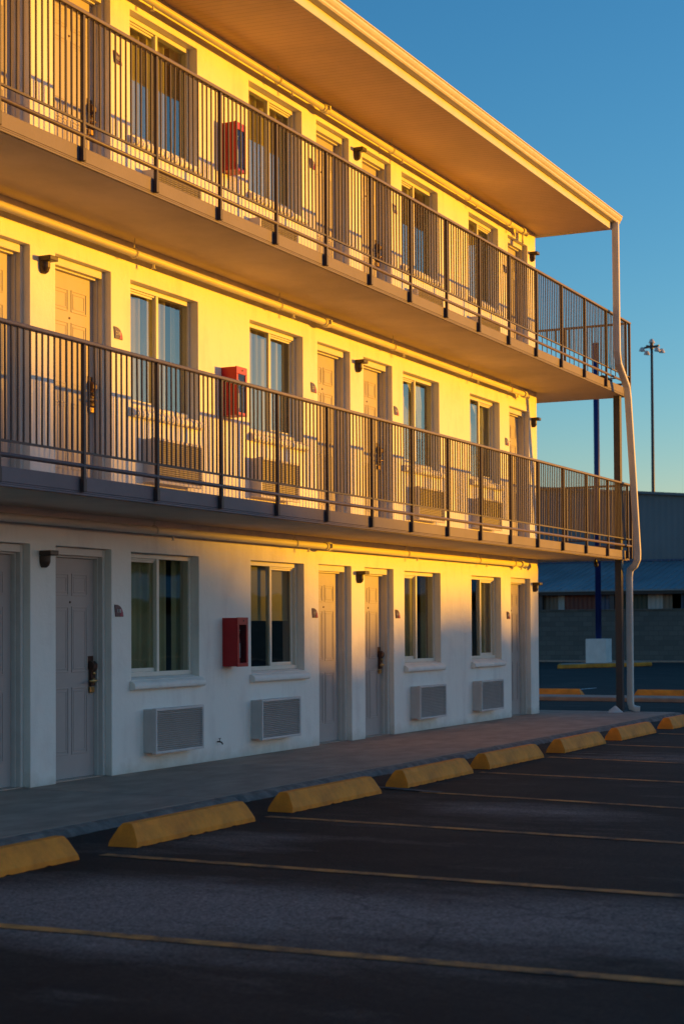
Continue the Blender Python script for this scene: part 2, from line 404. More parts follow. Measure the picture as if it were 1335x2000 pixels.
# walkway along the building, its joints cut as narrow gaps
xs = [3.0]
while xs[-1] < 26.0: xs.append(xs[-1] + 3.05)
xs[-1] = 27.0
wk = MB()
for a, b in zip(xs[:-1], xs[1:]):
    wk.box(a + 0.006, b - 0.006, -1.96, 8.0 if a > 24 else 0.3, -0.12, 0.0)
o = wk.build('walkway', M['concrete'], bevel=0.008); tag(o, kind='structure')
ke = MB(); n = 300; rows = []
for i in range(n + 1):
    x = 3.0 + 24.06 * i / n
    j = random.uniform(-1, 1)
    y = -2.06 + 0.018 * j + 0.012 * math.sin(x * 3.1); z = -0.010 + random.uniform(-0.012, 0.003)
    rows.append([(x, -1.962, -0.004), (x, y + 0.035, z), (x, y - 0.005, z - 0.03), (x, y - 0.03 + random.uniform(-.01, .01), GZ - 0.01)])
vs = [p for r in rows for p in r]; fs = []
for i in range(n):
    for k in range(3): fs.append((i * 4 + k, i * 4 + k + 1, (i + 1) * 4 + k + 1, (i + 1) * 4 + k))
o = ke.add(vs, fs).build('kerb', M['kerbedge']); tag(o, kind='structure')

# painted bay lines (sheets just above the asphalt)
def line(a, b, w=0.10, material='line', z=GZ + 0.004, name='bay_line'):
    a = Vector((a[0], a[1], 0)); b = Vector((b[0], b[1], 0)); d = (b - a).normalized(); q = Vector((-d.y, d.x, 0)) * w / 2
    nseg = 60; mb = MB(); vs = []
    for i in range(nseg + 1):
        p = a + (b - a) * i / nseg; jit = 1 + random.uniform(-.12, .12)
        vs += [tuple(p + q * jit + Vector((0, 0, z))), tuple(p - q * jit + Vector((0, 0, z)))]
    mb.add(vs, [(2 * i, 2 * i + 1, 2 * i + 3, 2 * i + 2) for i in range(nseg)])
    return mb.build(name, M[material])
bays = [((6.769, -2.956), (6.856, -8.613)), ((9.177, -2.83), (8.945, -8.613)), ((11.537, -2.763), (10.976, -8.613)), ((13.78, -3.101), (12.813, -8.613)), ((15.86, -2.859), (15.038, -8.613)), ((17.987, -2.859), (16.923, -8.613)), ((20.115, -2.859), (19.438, -8.613)), ((22.435, -2.908), (21.855, -8.613))]
wordn = ['first', 'second', 'third', 'fourth', 'fifth', 'sixth', 'seventh', 'eighth']
for i, (a, b) in enumerate(bays):
    o = line(a, b)
    tag(o, kind='structure')
for a, b in (((14.071, -2.424), (13.78, -3.294)), ((18.664, -2.908), (18.084, -7.066))):
    tag(line(a, b, 0.11, 'oldline', GZ + 0.008 if a[0] < 14.5 else GZ + 0.004), kind='structure')

# ------------------------------------------------------------------ wheel stops
def wheel_stop(L=1.68):
    sec = [(-0.115, 0.0), (0.115, 0.0), (0.112, 0.035), (0.062, 0.125), (0.035, 0.155), (-0.035, 0.155), (-0.062, 0.125), (-0.112, 0.035)]
    mb = MB(); st = 40; vs = []; k = len(sec)
    for i in range(st + 1):
        t = i / st
        for (y, z) in sec:
            inset = 0.06 * z / 0.155
            x = -L / 2 + inset + (L - 2 * inset) * t
            e = 0.0
            if z < 0.01 and i % 5 == 2: e = random.uniform(0, 0.012)
            vs.append((x, y + random.uniform(-.0006, .0006), z + e))
    fs = [(i * k + j, i * k + (j + 1) % k, (i + 1) * k + (j + 1) % k, (i + 1) * k + j) for i in range(st) for j in range(k)]
    fs += [tuple(range(k)), tuple(range(st * k, st * k + k))]
    return mb.add(vs, fs).build('wheel_stop', M['stop'], bevel=0.005, seg=2)
ws = wheel_stop()
ws_lab = ['nearest yellow concrete wheel stop, cut by the left edge of the photo',
          'second nearest yellow wheel stop, below the window beside the fully visible front door',
          'third nearest yellow wheel stop, in front of the lowest red cabinet',
          'fourth nearest yellow wheel stop, in front of the pair of doors',
          'fifth nearest yellow wheel stop, in front of the window right of the door pair',
          'sixth nearest yellow wheel stop, just past the building corner',
          'second farthest of the yellow wheel stops along the walkway, below the foot of the downpipe',
          'farthest yellow wheel stop along the walkway, cut by the right edge']
for i, cx in enumerate([8.085, 10.386, 12.688, 14.912, 17.078, 19.467, 21.759, 24.321]):
    c = ws if i == 0 else ws.copy()
    if i: scn.collection.objects.link(c)
    c.location = (cx, -2.715 + random.uniform(-.015, .015), GZ)
    c.rotation_euler = (0, 0, random.uniform(-.012, .012))
    tag(c, ws_lab[i], 'wheel stop', 'yellow wheel stops along the walkway')

# ------------------------------------------------------------------ the motel
LV = [0.0, 2.68, 5.365]            # feature offsets of the three storeys
FL = [0.0, 2.64, 5.345]           # floor tops
motel = empty('motel_building', (14.5, 4.0, 0))
tag(motel, 'three storey white stucco motel with railed balconies lit gold by low sun', 'building')
MX = Vector((-14.5, -4.0, 0))
def part(mb, name, material, parent=None, **k):
    p = parent or motel
    o = mb.build(name, material, p, **k)
    if p is motel: o.location = MX + Vector(k.get('loc', (0, 0, 0)))
    return o
# a part of the motel whose children use world coordinates too: location is motel origin, so children stay at 0

# openings
doors = [(5.02, 5.93, 'L'), (6.31, 7.20, 'R')] if False else []
doors = [(11.34, 12.25, 'L'), (12.637, 13.544, 'R'), (17.98, 18.885, 'L'), (19.28, 20.172, 'R'), (24.635, 25.54, 'L')]
wins = [(7.25, 8.54, 0), (9.66, 10.95, 1), (13.89, 15.182, 0), (16.305, 17.595, 1), (20.53, 21.785, 0), (22.97, 24.20, 1)]
DT, WB, WT = 2.17, 0.90, 2.16
XW0, XW1, ZTOP, THK = 3.0, 25.925, 7.9, 0.20
holes = []
for k, z in enumerate(LV):
    for a, b, s in doors: holes.append((a, b, FL[k], z + DT))
    for a, b, s in wins: holes.append((a, b, z + WB, z + WT))
gx = sorted({XW0, XW1} | {h[0] for h in holes} | {h[1] for h in holes})
gz = sorted({0.0, ZTOP} | {h[2] for h in holes} | {h[3] for h in holes})
# a slightly wavy hand-trowelled arris: the columns are cut finer between grid lines
w = MB(); idx = {}
def V(x, y, z):
    k = (round(x, 5), round(y, 5), round(z, 5))
    if k not in idx:
        idx[k] = len(w.v); w.v.append((x, y, z))
    return idx[k]
def solid(xa, xb, za, zb):
    xm, zm = (xa + xb) / 2, (za + zb) / 2
    return not any(h[0] < xm < h[1] and h[2] < zm < h[3] for h in holes)
for i in range(len(gx) - 1):
    for j in range(len(gz) - 1):
        xa, xb, za, zb = gx[i], gx[i + 1], gz[j], gz[j + 1]
        if not solid(xa, xb, za, zb): continue
        w.f.append((V(xa, 0, za), V(xb, 0, za), V(xb, 0, zb), V(xa, 0, zb)))
        w.f.append((V(xa, THK, za), V(xa, THK, zb), V(xb, THK, zb), V(xb, THK, za)))
        for (x0, z0, x1, z1, ni, nj) in ((xa, za, xa, zb, i - 1, j), (xb, zb, xb, za, i + 1, j), (xa, zb, xb, zb, i, j + 1), (xb, za, xa, za, i, j - 1)):
            inside = 0 <= ni < len(gx) - 1 and 0 <= nj < len(gz) - 1 and solid(gx[ni], gx[ni + 1], gz[nj], gz[nj + 1])
            if not inside:
                w.f.append((V(x0, 0, z0), V(x0, THK, z0), V(x1, THK, z1), V(x1, 0, z1)))
wall = part(w, 'wall', M['stucco'], bevel=0.006)
# end wall, back wall and dark interior core
ew = MB().box(25.715, 25.925, THK + 0.002, 8.0, 0, ZTOP).box(3.0, 3.2, THK + 0.002, 8.0, 0, ZTOP).box(3.2, 25.71, 7.8, 8.0, 0, ZTOP)
part(ew, 'end_wall', M['stucco'])
ic = MB()
for k in range(3):
    za = FL[k] + 0.0 + (0.001 if k else 0.0)
    ic.box(3.21, 25.70, 2.2, 2.3, za, za + 2.45)
    if k: ic.box(3.21, 25.70, THK + 0.004, 7.7, FL[k] - 0.2, FL[k] - 0.003)
    for xd in (8.9, 12.44, 15.75, 19.08, 22.4):
        ic.box(xd - 0.05, xd + 0.05, THK + 0.004, 2.19, za, za + 2.45)
part(ic, 'room_interior', M['interior'])

# windows ----------------------------------------------------------
def window(k, a, b, s, cur):
    z = LV[k]; z0, z1 = z + 0.93, z + WT
    f = MB(); y0, y1 = 0.095, 0.165; t = 0.045
    f.box(a + .004, b - .004, y0, y1, z1 - t - .004, z1 - .004); f.box(a + .004, b - .004, y0, y1, z0, z0 + t)
    f.box(a + .004, a + t, y0 + .001, y1 - .001, z0 + t, z1 - t - .004); f.box(b - t, b - .004, y0 + .001, y1 - .001, z0 + t, z1 - t - .004)
    mid = (a + b) / 2
    f.box(mid - .022, mid + .022, y0 + .004, y0 + .034, z0 + t, z1 - t - .004)
    wo = part(f, 'window', M['vinyl'], bevel=0.003)
    # the sliding sash sits deeper on one side
    sa, sb = (a + t, mid + .02) if s == 0 else (mid - .02, b - t)
    fa, fb = (mid + .022, b - t) if s == 0 else (a + t, mid - .022)
    ss = MB(); q = .038; u0, u1 = y0 + .038, y0 + .062; zt, zb_ = z1 - t - .004, z0 + t
    ss.box(sa, sb, u0, u1, zt - q, zt); ss.box(sa, sb, u0, u1, zb_, zb_ + q)
    ss.box(sa, sa + q, u0 + .001, u1 - .001, zb_ + q, zt - q); ss.box(sb - q, sb, u0 + .001, u1 - .001, zb_ + q, zt - q)
    ss.box(sa, sb, u0 - .018, u0 - .002, zt - .018, zt - .001)
    ss.build('sash', M['vinyl'], wo, bevel=0.003)
    for (pa, pb, py, zz0, zz1) in ((sa + q, sb - q, y0 + .050, zb_ + q, zt - q), (fa, fb, y0 + .020, zb_, zt)):
        MB().box(pa, pb, py, py + .004, zz0, zz1).build('pane', M['glass'], wo)
    # projecting bullnose sill
    sl = MB(); sec = [(0.094, z0), (0.094, z + WB + .002), (-.004, z + WB - .002), (-.004, z + .805), (-.045, z + .808), (-.062, z + .822), (-.066, z + .848), (-.058, z + .87), (-.04, z + .884), (0.0, z + .905)]
    sl.prism(sec[0:3] + [(-.004, z + .905)], a + .003, b - .003)
    sl.prism([(-.002, z + .805), (-.045, z + .808), (-.062, z + .822), (-.066, z + .848), (-.058, z + .87), (-.04, z + .884), (-.002, z + .9)], a - .035, b + .035)
    sl.build('sill', M['stucco'], wo, bevel=0.004)
    # curtain or blind behind the glass
    def drape(xa, xb, za, zb, mat_, nm, yb=0.235, amp=.022):
        mb = MB(); n = int((xb - xa) / .014); vs = []
        for i in range(n + 1):
            x = xa + (xb - xa) * i / n; y = yb + amp * math.sin(i * .55 + xa * 9) + amp * .4 * math.sin(i * 1.3)
            vs += [(x, y, za), (x, y, zb), (x, y + .004, za), (x, y + .004, zb)]
        fs = []
        for i in range(n):
            c = 4 * i
            fs += [(c, c + 4, c + 5, c + 1), (c + 2, c + 3, c + 7, c + 6)]
        mb.add(vs, fs).build(nm, mat_, wo, smooth=True)
    if cur == 'full':
        drape(a + .02, b - .28, z0 - .03, z1 + .01, M['curtain'], 'curtain')
        drape(b - .17, b + .02, z0 - .03, z1 + .01, M['curtain'], 'curtain')
    elif cur == 'blind':
        MB().box(a + .02, b - .02, .215, .222, z0 + .58, z1).box(a + .02, b - .02, .21, .228, z0 + .56, z0 + .58).build('blind', M['blind'], wo)
    elif cur == 'sides':
        drape(a + .02, a + .36, z0 - .03, z1 + .01, M['curtain'], 'curtain')
        drape(b - .40, b - .02, z0 - .03, z1 + .01, M['curtain'], 'curtain')
    elif cur == 'all':
        drape(a + .01, b - .01, z0 - .03, z1 + .01, M['curtain'], 'curtain')
    elif cur == 'sheer':
        drape(a + .01, b - .01, z0 - .03, z1 + .01, M['curtain'], 'curtain', yb=0.32)
        # a pale sheer caught up to one side
        mb = MB(); vs = []; fs = []; n = 22; r = 14
        for j in range(r + 1):
            t = j / r; wd = 0.52 * (1 - 0.75 * math.sin(min(1, t * 1.5) * PI / 2)) + 0.06
            for i in range(n + 1):
                x = b - .10 - wd * i / n; vs.append((x, .225 + .018 * math.sin(i * 1.1), z1 - 0.05 - 0.75 * t))
        for j in range(r):
            for i in range(n): c = j * (n + 1) + i; fs.append((c, c + 1, c + n + 2, c + n + 1))
        mb.add(vs, fs).build('sheer_curtain', M['sheer'], wo, smooth=True)
    return wo
CUR = [['full', 'full', 'full', 'blind', 'full', 'sides'], ['all', 'all', 'full', 'all', 'sheer', 'sheer'], ['all', 'full', 'full', 'all', 'full', 'all']]
for k in range(3):
    for i, (a, b, s) in enumerate(wins): window(k, a, b, s, CUR[k][i])

# doors ----------------------------------------------------------
def door(k, a, b, side):
    z = LV[k]; zb = FL[k] + .012; zt = z + DT
    fr = MB(); y0 = .072
    # casing face, then a stepped jamb
    fr.box(a + .003, a + .045, y0, .2, FL[k], zt - .003); fr.box(b - .045, b - .003, y0, .2, FL[k], zt - .003)
    fr.box(a + .046, b - .046, y0 + .001, .2, zt - .075, zt - .003)
    fr.box(a + .046, a + .060, y0 + .05, .2, FL[k], zt - .076); fr.box(b - .060, b - .046, y0 + .05, .2, FL[k], zt - .076)
    fr.box(a + .061, b - .061, y0 + .05, .2, zt - .093, zt - .076)
    fo = part(fr, 'door_frame', M['trim'], bevel=0.004)
    xa, xb = a + .062, b - .062; zd = zt - .096; yd = .165
    d = MB(); W = xb - xa; H = zd - zb
    d.box(xa, xb, yd, yd + .044, zb, zd)
    # six raised panels: a sunk groove is read from a proud moulding ring and a proud field
    cols = [(xa + .115 * W / .8, xa + .375 * W / .8), (xb - .375 * W / .8, xb - .115 * W / .8)]
    rws = [(.125, .50), (.60, 1.19), (1.26 + .10, 1.26 + .36)]
    rws = [(z + .23, z + .86), (z + 1.0, z + 1.62), (z + 1.72, z + 1.93)]
    for (ca, cb) in cols:
        for (ra, rb) in rws:
            e = .014
            for q in (0, 1):
                c0, c1, r0, r1 = ca + q * .030, cb - q * .030, ra + q * .030, rb - q * .030
                hy = yd - (.006 if q == 0 else .004)
                d.box(c0, c1, hy, yd - .0005, r1 - e, r1); d.box(c0, c1, hy, yd - .0005, r0, r0 + e)
                d.box(c0, c0 + e, hy + .0004, yd - .0005, r0 + e, r1 - e); d.box(c1 - e, c1, hy + .0004, yd - .0005, r0 + e, r1 - e)
    do = part(d, 'door', M['door'], bevel=0.002, seg=1)
    ph = MB().tube([(xa + W / 2, yd - .007, z + 1.66), (xa + W / 2, yd, z + 1.66)], .011, 10)
    ph.build('peephole', M['lockdark'], do)
    MB().box(a + .004, b - .004, .06, .2, FL[k] + .0015, FL[k] + .011).build('threshold', M['steel'], do)
    if side == 'R':
        lx = xb - .055
        lk = MB().box(lx - .045, lx + .042, yd - .004, yd - .0005, z + 1.02, z + 1.15)
        zl = z
        lk.prism([(yd - .0045, zl + .86), (yd - .034, zl + .865), (yd - .036, zl + 1.00), (yd - .06, zl + 1.03), (yd - .062, zl + 1.07), (yd - .03, zl + 1.10), (yd - .0045, zl + 1.10)], lx - .034, lx + .034)
        lo = lk.build('lock_plate', M['lockdark'], do, bevel=0.006)
        h = MB().tube([(lx, yd - .034, zl + .915), (lx, yd - .075, zl + .915), (lx - .02, yd - .082, zl + .915), (lx - .12, yd - .078, zl + .912)], .010, 10)
        h.tube([(lx, yd - .030, zl + .915), (lx, yd - .046, zl + .915)], .026, 16)
        h.tube([(lx, yd - .030, zl + .985), (lx, yd - .052, zl + .985)], .016, 14)
        h.build('handle', M['brass'], do, smooth=True)
        MB().box(lx - .04, lx + .03, yd - .03, yd - .005, zl + .80, zl + .855).build('lock_base', M['brass'], do, bevel=0.006)
    return do
for k in range(3):
    for a, b, s in doors: door(k, a, b, s)

# balconies ----------------------------------------------------------
XE = 27.15
def balcony(k):
    fl = FL[k]; sof = fl - .150 + (0.010 if k == 2 else 0)
    sl = MB()
    # L-shaped slab: front run and the return round the end of the building
    sl.prism([(3.0, -1.14), (XE - .03, -1.14), (XE - .03, 7.98), (25.93, 7.98), (25.93, -.003), (3.0, -.003)], sof, fl, 'z')
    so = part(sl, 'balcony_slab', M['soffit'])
    fa = MB()
    zt, zb = fl + .006, fl - .112
    fa.box(3.0, XE, -1.172, -1.142, zb, zt); fa.box(XE - .028, XE, -1.141, 7.98, zb, zt)
    fa.box(3.0, XE - .001, -1.1715, -1.09, zb - .016, zb - .002); fa.box(3.0, XE - .001, -1.1715, -1.160, zb - .034, zb - .017)
    fa.build('fascia', M['fascia'], so, bevel=0.003)
    # joints in the fascia are covered by the posts
    r = empty('railing'); r.parent = motel; r.location = MX
    top = fl + 1.118; low = fl + .09; tube_z = fl + .198
    posts = [10.225 + 1.1165 * i for i in range(-6, 16)]
    for x in posts:
        p = MB().box(x - .017, x + .017, -1.213, -1.179, fl - .122, top - .035)
        p.box(x - .023, x + .023, -1.2155, -1.1745, fl - .120, fl - .012)
        p.build('post', M['dark'], r, bevel=0.003, seg=1)
    yends = [-1.196 + 1.1165 * i for i in range(1, 9)]
    for y in yends:
        p = MB().box(XE + .004, XE + .042, y - .019, y + .019, fl - .122, top - .035)
        p.build('post', M['dark'], r, bevel=0.003, seg=1)
    cx = XE + .023
    MB().box(cx - .02, cx + .02, -1.217, -1.177, fl - .122, top - .035).build('post', M['dark'], r, bevel=0.003, seg=1)
    tr = MB().box(3.0, cx + .028, -1.225, -1.168, top - .034, top); tr.box(cx - .028, cx + .028, -1.167, 7.9, top - .034, top)
    tr.build('top_rail', M['rail'], r, bevel=0.008)
    lr = MB().tube([(3.0, -1.196, low), (cx, -1.196, low)], .019, 10); lr.tube([(cx, -1.17, low), (cx, 7.9, low)], .019, 10)
    lr.build('lower_rail', M['rail'], r, smooth=True)
    br = MB().box(3.0, cx, -1.206, -1.186, tube_z - .009, tube_z + .009); br.box(cx - .010, cx + .010, -1.185, 7.9, tube_z - .009, tube_z + .009)
    br.build('bottom_rail', M['dark'], r)
    def panel(pa, pb, along):
        mb = MB(); n = 14
        for i in range(1, n):
            t = pa + (pb - pa) * i / n + random.uniform(-.003, .003); h = .0062
            lean = random.choice([0, 0, 0, 0, random.uniform(-.012, .012)])
            z0, z1 = tube_z + .008, top - .033
            if along == 'x':
                vs = [(t - h + lean, -1.196 - h, z0), (t + h + lean, -1.196 - h, z0), (t + h + lean, -1.196 + h, z0), (t - h + lean, -1.196 + h, z0),
                      (t - h, -1.196 - h, z1), (t + h, -1.196 - h, z1), (t + h, -1.196 + h, z1), (t - h, -1.196 + h, z1)]
            else:
                vs = [(cx - h, t - h, z0), (cx + h, t - h, z0), (cx + h, t + h, z0), (cx - h, t + h, z0), (cx - h, t - h, z1), (cx + h, t - h, z1), (cx + h, t + h, z1), (cx - h, t + h, z1)]
            mb.add(vs, [(0, 3, 2, 1), (4, 5, 6, 7), (0, 1, 5, 4), (1, 2, 6, 5), (2, 3, 7, 6), (3, 0, 4, 7)])
        mb.build('baluster_panel', M['dark'], r)
    for a, b in zip(posts[:-1], posts[1:]): panel(a, b, 'x')
    panel(posts[-1], cx + .9, 'x') if False else None
    ys = [-1.196] + yends
    for a, b in zip(ys[:-1], ys[1:]): panel(a, b, 'y')
for k in (1, 2): balcony(k)

# roof ----------------------------------------------------------
rf = MB(); rx1 = 26.02
rf.prism([(-1.235, 7.765), (-.002, 7.815), (-.002, 7.905), (8.1, 7.905), (8.1, 8.25), (-1.235, 7.92)], 3.0, rx1)
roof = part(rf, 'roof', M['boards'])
fb = MB().box(3.0, rx1 + .004, -1.262, -1.237, 7.762, 7.93); fb.build('fascia_board', M['trim'], roof, bevel=0.003)
MB().box(rx1 + .001, rx1 + .022, -1.236, 8.1, 7.77, 7.93).build('rake_board', M['trim'], roof)
gu = MB()
gs = [(-1.264, 7.87), (-1.345, 7.872), (-1.36, 7.89), (-1.36, 7.905), (-1.378, 7.925), (-1.392, 7.95), (-1.392, 7.975), (-1.405, 7.98), (-1.405, 7.995), (-1.385, 7.995), (-1.264, 7.985)]
gu.prism(gs, 3.0, rx1 + .14)
gu.build('gutter', M['trim'], roof, bevel=0.003)
de = MB().box(2.9, rx1 + .05, -1.30, 8.15, 8.26, 8.262)
cp = MB().prism([(-1.28, 7.998), (-1.28, 8.006), (8.15, 8.27), (8.15, 8.262)], 2.95, rx1 + .06); cp.build('roof_covering', M['roofing'], roof)

# columns ----------------------------------------------------------
def column(x, y, z0, z1, base):
    c = MB().box(x - .055, x + .055, y - .055, y + .055, z0 + .014, z1)
    if base: c.box(x - .085, x + .085, y - .085, y + .085, z0 + .001, z0 + .012)
    return part(c, 'column', M['poledark'] if base else M['dark'], bevel=0.004)
column(26.86, -1.075, 0.0, 2.485, True)
column(26.86, -1.075, FL[1], 5.215, True)
# downpipe in one run: gutter outlet, offset outwards past the railings, back in to the column
dp = MB()
dp.tube([(26.02, -1.32, 7.87), (26.02, -1.325, 6.4), (26.03, -1.325, 5.80), (26.09, -1.325, 5.62), (26.40, -1.37, 5.28), (26.47, -1.37, 5.10), (26.72, -1.37, 3.8), (26.93, -1.37, 2.62),
         (26.94, -1.365, 2.50), (26.97, -1.31, 2.40), (27.01, -1.22, 2.33), (27.02, -1.20, 2.22), (27.02, -1.20, 0.14), (27.03, -1.215, .07), (27.06, -1.28, .035), (27.08, -1.34, .03)], 0, rect=(.042, .052))
part(dp, 'downpipe', M['trim'])

# ------------------------------------------------------------------ sprinkler pipes
def pipe(k):
    z = [2.375, 5.055, 7.635][k]; y = -.135; x1 = [24.75, 24.95, 24.95][k]
    e = empty('sprinkler_pipe', (3.0, y, z))
    def P(mb, nm, mt, **kw):
        o = mb.build(nm, mt, e, **kw); o.location = (-3.0, -y, -z); return o
    P(MB().tube([(3.05, y, z), (17.85, y, z), (x1, y, z)], .038, 18), 'pipe', M['pipe'], smooth=True)
    xh = [13.75, 16.75, 19.9, 22.6, 24.3] if k else [14.1, 17.1, 20.3, 22.9, 24.4]
    sof = [2.49, 5.21, 7.80][k]
    for x in [4.5, 7.6, 10.7] + xh:
        h = MB().tube([(x - .006, y, z + .048), (x, y, z + .07), (x + .01, y, sof)], .006, 6)
        ring = [(x, y + .048 * math.cos(t), z + .048 * math.sin(t)) for t in [2 * PI * i / 16 for i in range(17)]]
        h.tube(ring, .006, 5)
        P(h, 'hanger', M['pipe'])
        s = MB().tube([(x + .35, y, z - .04), (x + .35, y, z - .075)], .012, 8).tube([(x + .35, y, z - .078), (x + .35, y, z - .083)], .022, 10)
        P(s, 'sprinkler_head', M['pipe'])
    for x in (17.95,):
        c = MB().tube([(x - .032, y, z), (x + .032, y, z)], .056, 16).box(x - .014, x + .014, y - .075, y - .05, z - .02, z + .03)
        c.tube([(x - .075, y, z), (x - .045, y, z)], .050, 16).tube([(x + .045, y, z), (x + .07, y, z)], .050, 16)
        P(c, 'coupling', M['pipe'])
    t = MB().tube([(x1 - .05, y, z), (x1 + .03, y, z)], .056, 14)
    t.tube([(x1, y, z), (x1 + .06, y - .01, z - .02), (x1 + .1, y - .04, z - .04)], .034, 12)
    P(t, 'end_elbow', M['pipe'])
    if k == 2:
        P(MB().tube([(x1 - .01, y, z - .03), (x1 - .01, y, z - .16), (x1 - .06, y - .02, z - .19), (x1 - .06, y - .02, z - .24)], .018, 10), 'drop', M['pipe'])
    return e
plab = ['painted sprinkler pipe under the lowest balcony, half in shade', 'painted sprinkler pipe under the top balcony floor', 'painted sprinkler pipe under the roof eave ending in a short drop']
for k in range(3): tag(pipe(k), plab[k], 'sprinkler pipe', 'sprinkler pipes along the wall')

# ------------------------------------------------------------------ air conditioners
def ac():
    e = empty('air_conditioner')
    b = MB().box(.01, .88, -.105, 0.03, 0.012, .44); b.build('casing', M['ac'], e, bevel=0.004)
    W, H = .93, .45
    f = MB(); y0, y1 = -.15, -.106; t = .028
    f.box(0, W, y0, y1, H - t, H); f.box(0, W, y0, y1, 0, t); f.box(0, t, y0 + .0005, y1, t, H - t); f.box(W - t, W, y0 + .0005, y1, t, H - t)
    f.build('grille_frame', M['ac'], e, bevel=0.004)
    g = MB(); n = 19; hh = (H - 2 * t) / n
    for i in range(n):
        z = t + hh * i
        g.prism([(y0 + .008, z + hh * .30), (y0 + .004, z + hh * .52), (y0 + .036, z + hh * .98), (y0 + .040, z + hh * .76)], t, W - t)
    g.build('louvres', M['ac'], e)
    MB().box(t, W - t, -.112, -.107, t, H - t).build('grille_back', M['ac_dark'], e)
    return e
a0 = ac()
lvn = ['ground floor', 'middle floor', 'top floor']
acx = [14.095, 16.28, 20.69, 22.965]
acn = ['left of the red cabinet', 'right of the red cabinet', 'right of the door pair', 'beside the last door']
acz = [.17, 2.85, 5.53]
first = True
for k in range(3):
    for i, x in enumerate(acx):
        c = a0 if first else copy_tree(a0); first = False
        c.location = (x, 0, acz[k])
        tag(c, 'grey air conditioner on the %s wall %s' % (lvn[k], acn[i]), 'air conditioner', 'wall air conditioners under the windows')

# ------------------------------------------------------------------ fire cabinets with extinguishers
def cabinet(x, z):
    e = empty('fire_extinguisher_cabinet', (x, 0, z))
    W, D, H = .225, .175, .52; t = .006
    b = MB(); b.box(0, W, -.004, .0, 0, H); b.box(0, t, -D, -.0045, 0, H); b.box(W - t, W, -D, -.0045, 0, H)
    b.box(t + .0005, W - t - .0005, -D, -.0045, 0, t); b.box(t + .0005, W - t - .0005, -D, -.0045, H - t, H)
    b.build('body', M['red'], e, bevel=0.002, seg=1)
    f = MB(); y0, y1 = -D - .016, -D - .001
    f.box(-.004, W + .004, y0, y1, H - .075, H + .004); f.box(-.004, W + .004, y0, y1, -.004, .035)
    f.box(-.004, .035, y0 + .0004, y1, .0355, H - .0755); f.box(W - .035, W + .004, y0 + .0004, y1, .0355, H - .0755)
    d = f.build('door', M['red'], e, bevel=0.003)
    MB().tube([(W * .55, y0 - .007, H - .032), (W * .55, y0, H - .032)], .008, 10).build('lock', M['rubber'], d)
    MB().box(.036, W - .036, y0 + .007, y0 + .009, .036, H - .076).build('pane', M['boxglass'], d)
    return e
def extinguisher(x, z):
    e = empty('fire_extinguisher', (x + .112, -.095, z + .008))
    prof = [(0.0, 0.0), (.052, 0.0), (.055, .01), (.055, .27), (.045, .305), (.02, .325), (.018, .345), (0, .345)]
    mb = MB(); n = 18; vs = []; fs = []
    for (r, h) in prof: vs += [(r * math.cos(2 * PI * j / n), r * math.sin(2 * PI * j / n), h) for j in range(n)]
    for i in range(len(prof) - 1):
        for j in range(n): fs.append((i * n + j, i * n + (j + 1) % n, (i + 1) * n + (j + 1) % n, (i + 1) * n + j))
    mb.add(vs, fs).build('cylinder', M['red'], e, smooth=True)
    MB().box(-.012, .012, -.05, .03, .347, .362).box(-.010, .010, -.06, .02, .372, .382).tube([(0, 0, .34), (0, 0, .375)], .014, 10).build('valve_lever', M['steel'], e)
    MB().tube([(.0, -.02, .355), (-.045, -.05, .33), (-.06, -.045, .22), (-.055, -.055, .09)], .008, 8).build('hose', M['rubber'], e, smooth=True)
    lb = MB(); a0_, a1_ = math.radians(215), math.radians(320); m_ = 10; vs = []
    for i in range(m_ + 1):
        a = a0_ + (a1_ - a0_) * i / m_; vs += [(.0563 * math.cos(a), .0563 * math.sin(a), .08), (.0563 * math.cos(a), .0563 * math.sin(a), .24)]
    lb.add(vs, [(2 * i, 2 * i + 2, 2 * i + 3, 2 * i + 1) for i in range(m_)]).build('label_band', M['white'], e)
    return e
for k, z in enumerate([.998, 3.695, 6.345]):
    tag(cabinet(15.665, z), 'red glass-fronted fire extinguisher cabinet on the %s wall' % lvn[k], 'cabinet', 'red fire extinguisher cabinets')
    tag(extinguisher(15.665, z), 'fire extinguisher behind glass in the red cabinet on the %s' % lvn[k], 'fire extinguisher', 'extinguishers in the cabinets')

# ------------------------------------------------------------------ wall lamps
def lamp():
    e = empty('wall_lamp')
    c = MB(); c.box(-.064, .064, -.13, -.001, -.045, 0.0); c.build('hood', M['bronze'], e, bevel=0.008)
    b = MB(); vs = []; fs = []; n = 14; rows = [(-.046, 1.0), (-.10, .98), (-.135, .80), (-.152, .50)]
    for (z, s) in rows:
        for i in range(n + 1):
            a = PI * i / n; vs.append((.055 * s * math.cos(a), -.001 - .075 * s * math.sin(a), z))
    for j in range(len(rows) - 1):
        for i in range(n): q = j * (n + 1) + i; fs.append((q, q + 1, q + n + 2, q + n + 1))
    fs.append(tuple(range(n + 1))); fs.append(tuple(range(3 * (n + 1), 4 * (n + 1))))
    for j in range(len(rows) - 1): fs.append((j * (n + 1), (j + 1) * (n + 1), (j + 2) * (n + 1) - 1 + 0, (j + 1) * (n + 1) - 1))
    b.add(vs, fs).build('back_body', M['bronze'], e)
    return e
l0 = lamp(); first = True
lz = [2.115, 4.775, 7.465]
ln = ['between the two nearest doors', 'between the middle pair of doors', 'at the far corner of the building']
for k in range(3):
    for i, x in enumerate([12.44, 19.085, 25.71]):
        if k == 2 and i == 0: continue
        c = l0 if first else copy_tree(l0); first = False
        c.location = (x, 0, lz[k])
        tag(c, 'dark bronze wall lamp on the %s wall %s' % (lvn[k], ln[i]), 'wall lamp', 'bronze wall lamps between doors')

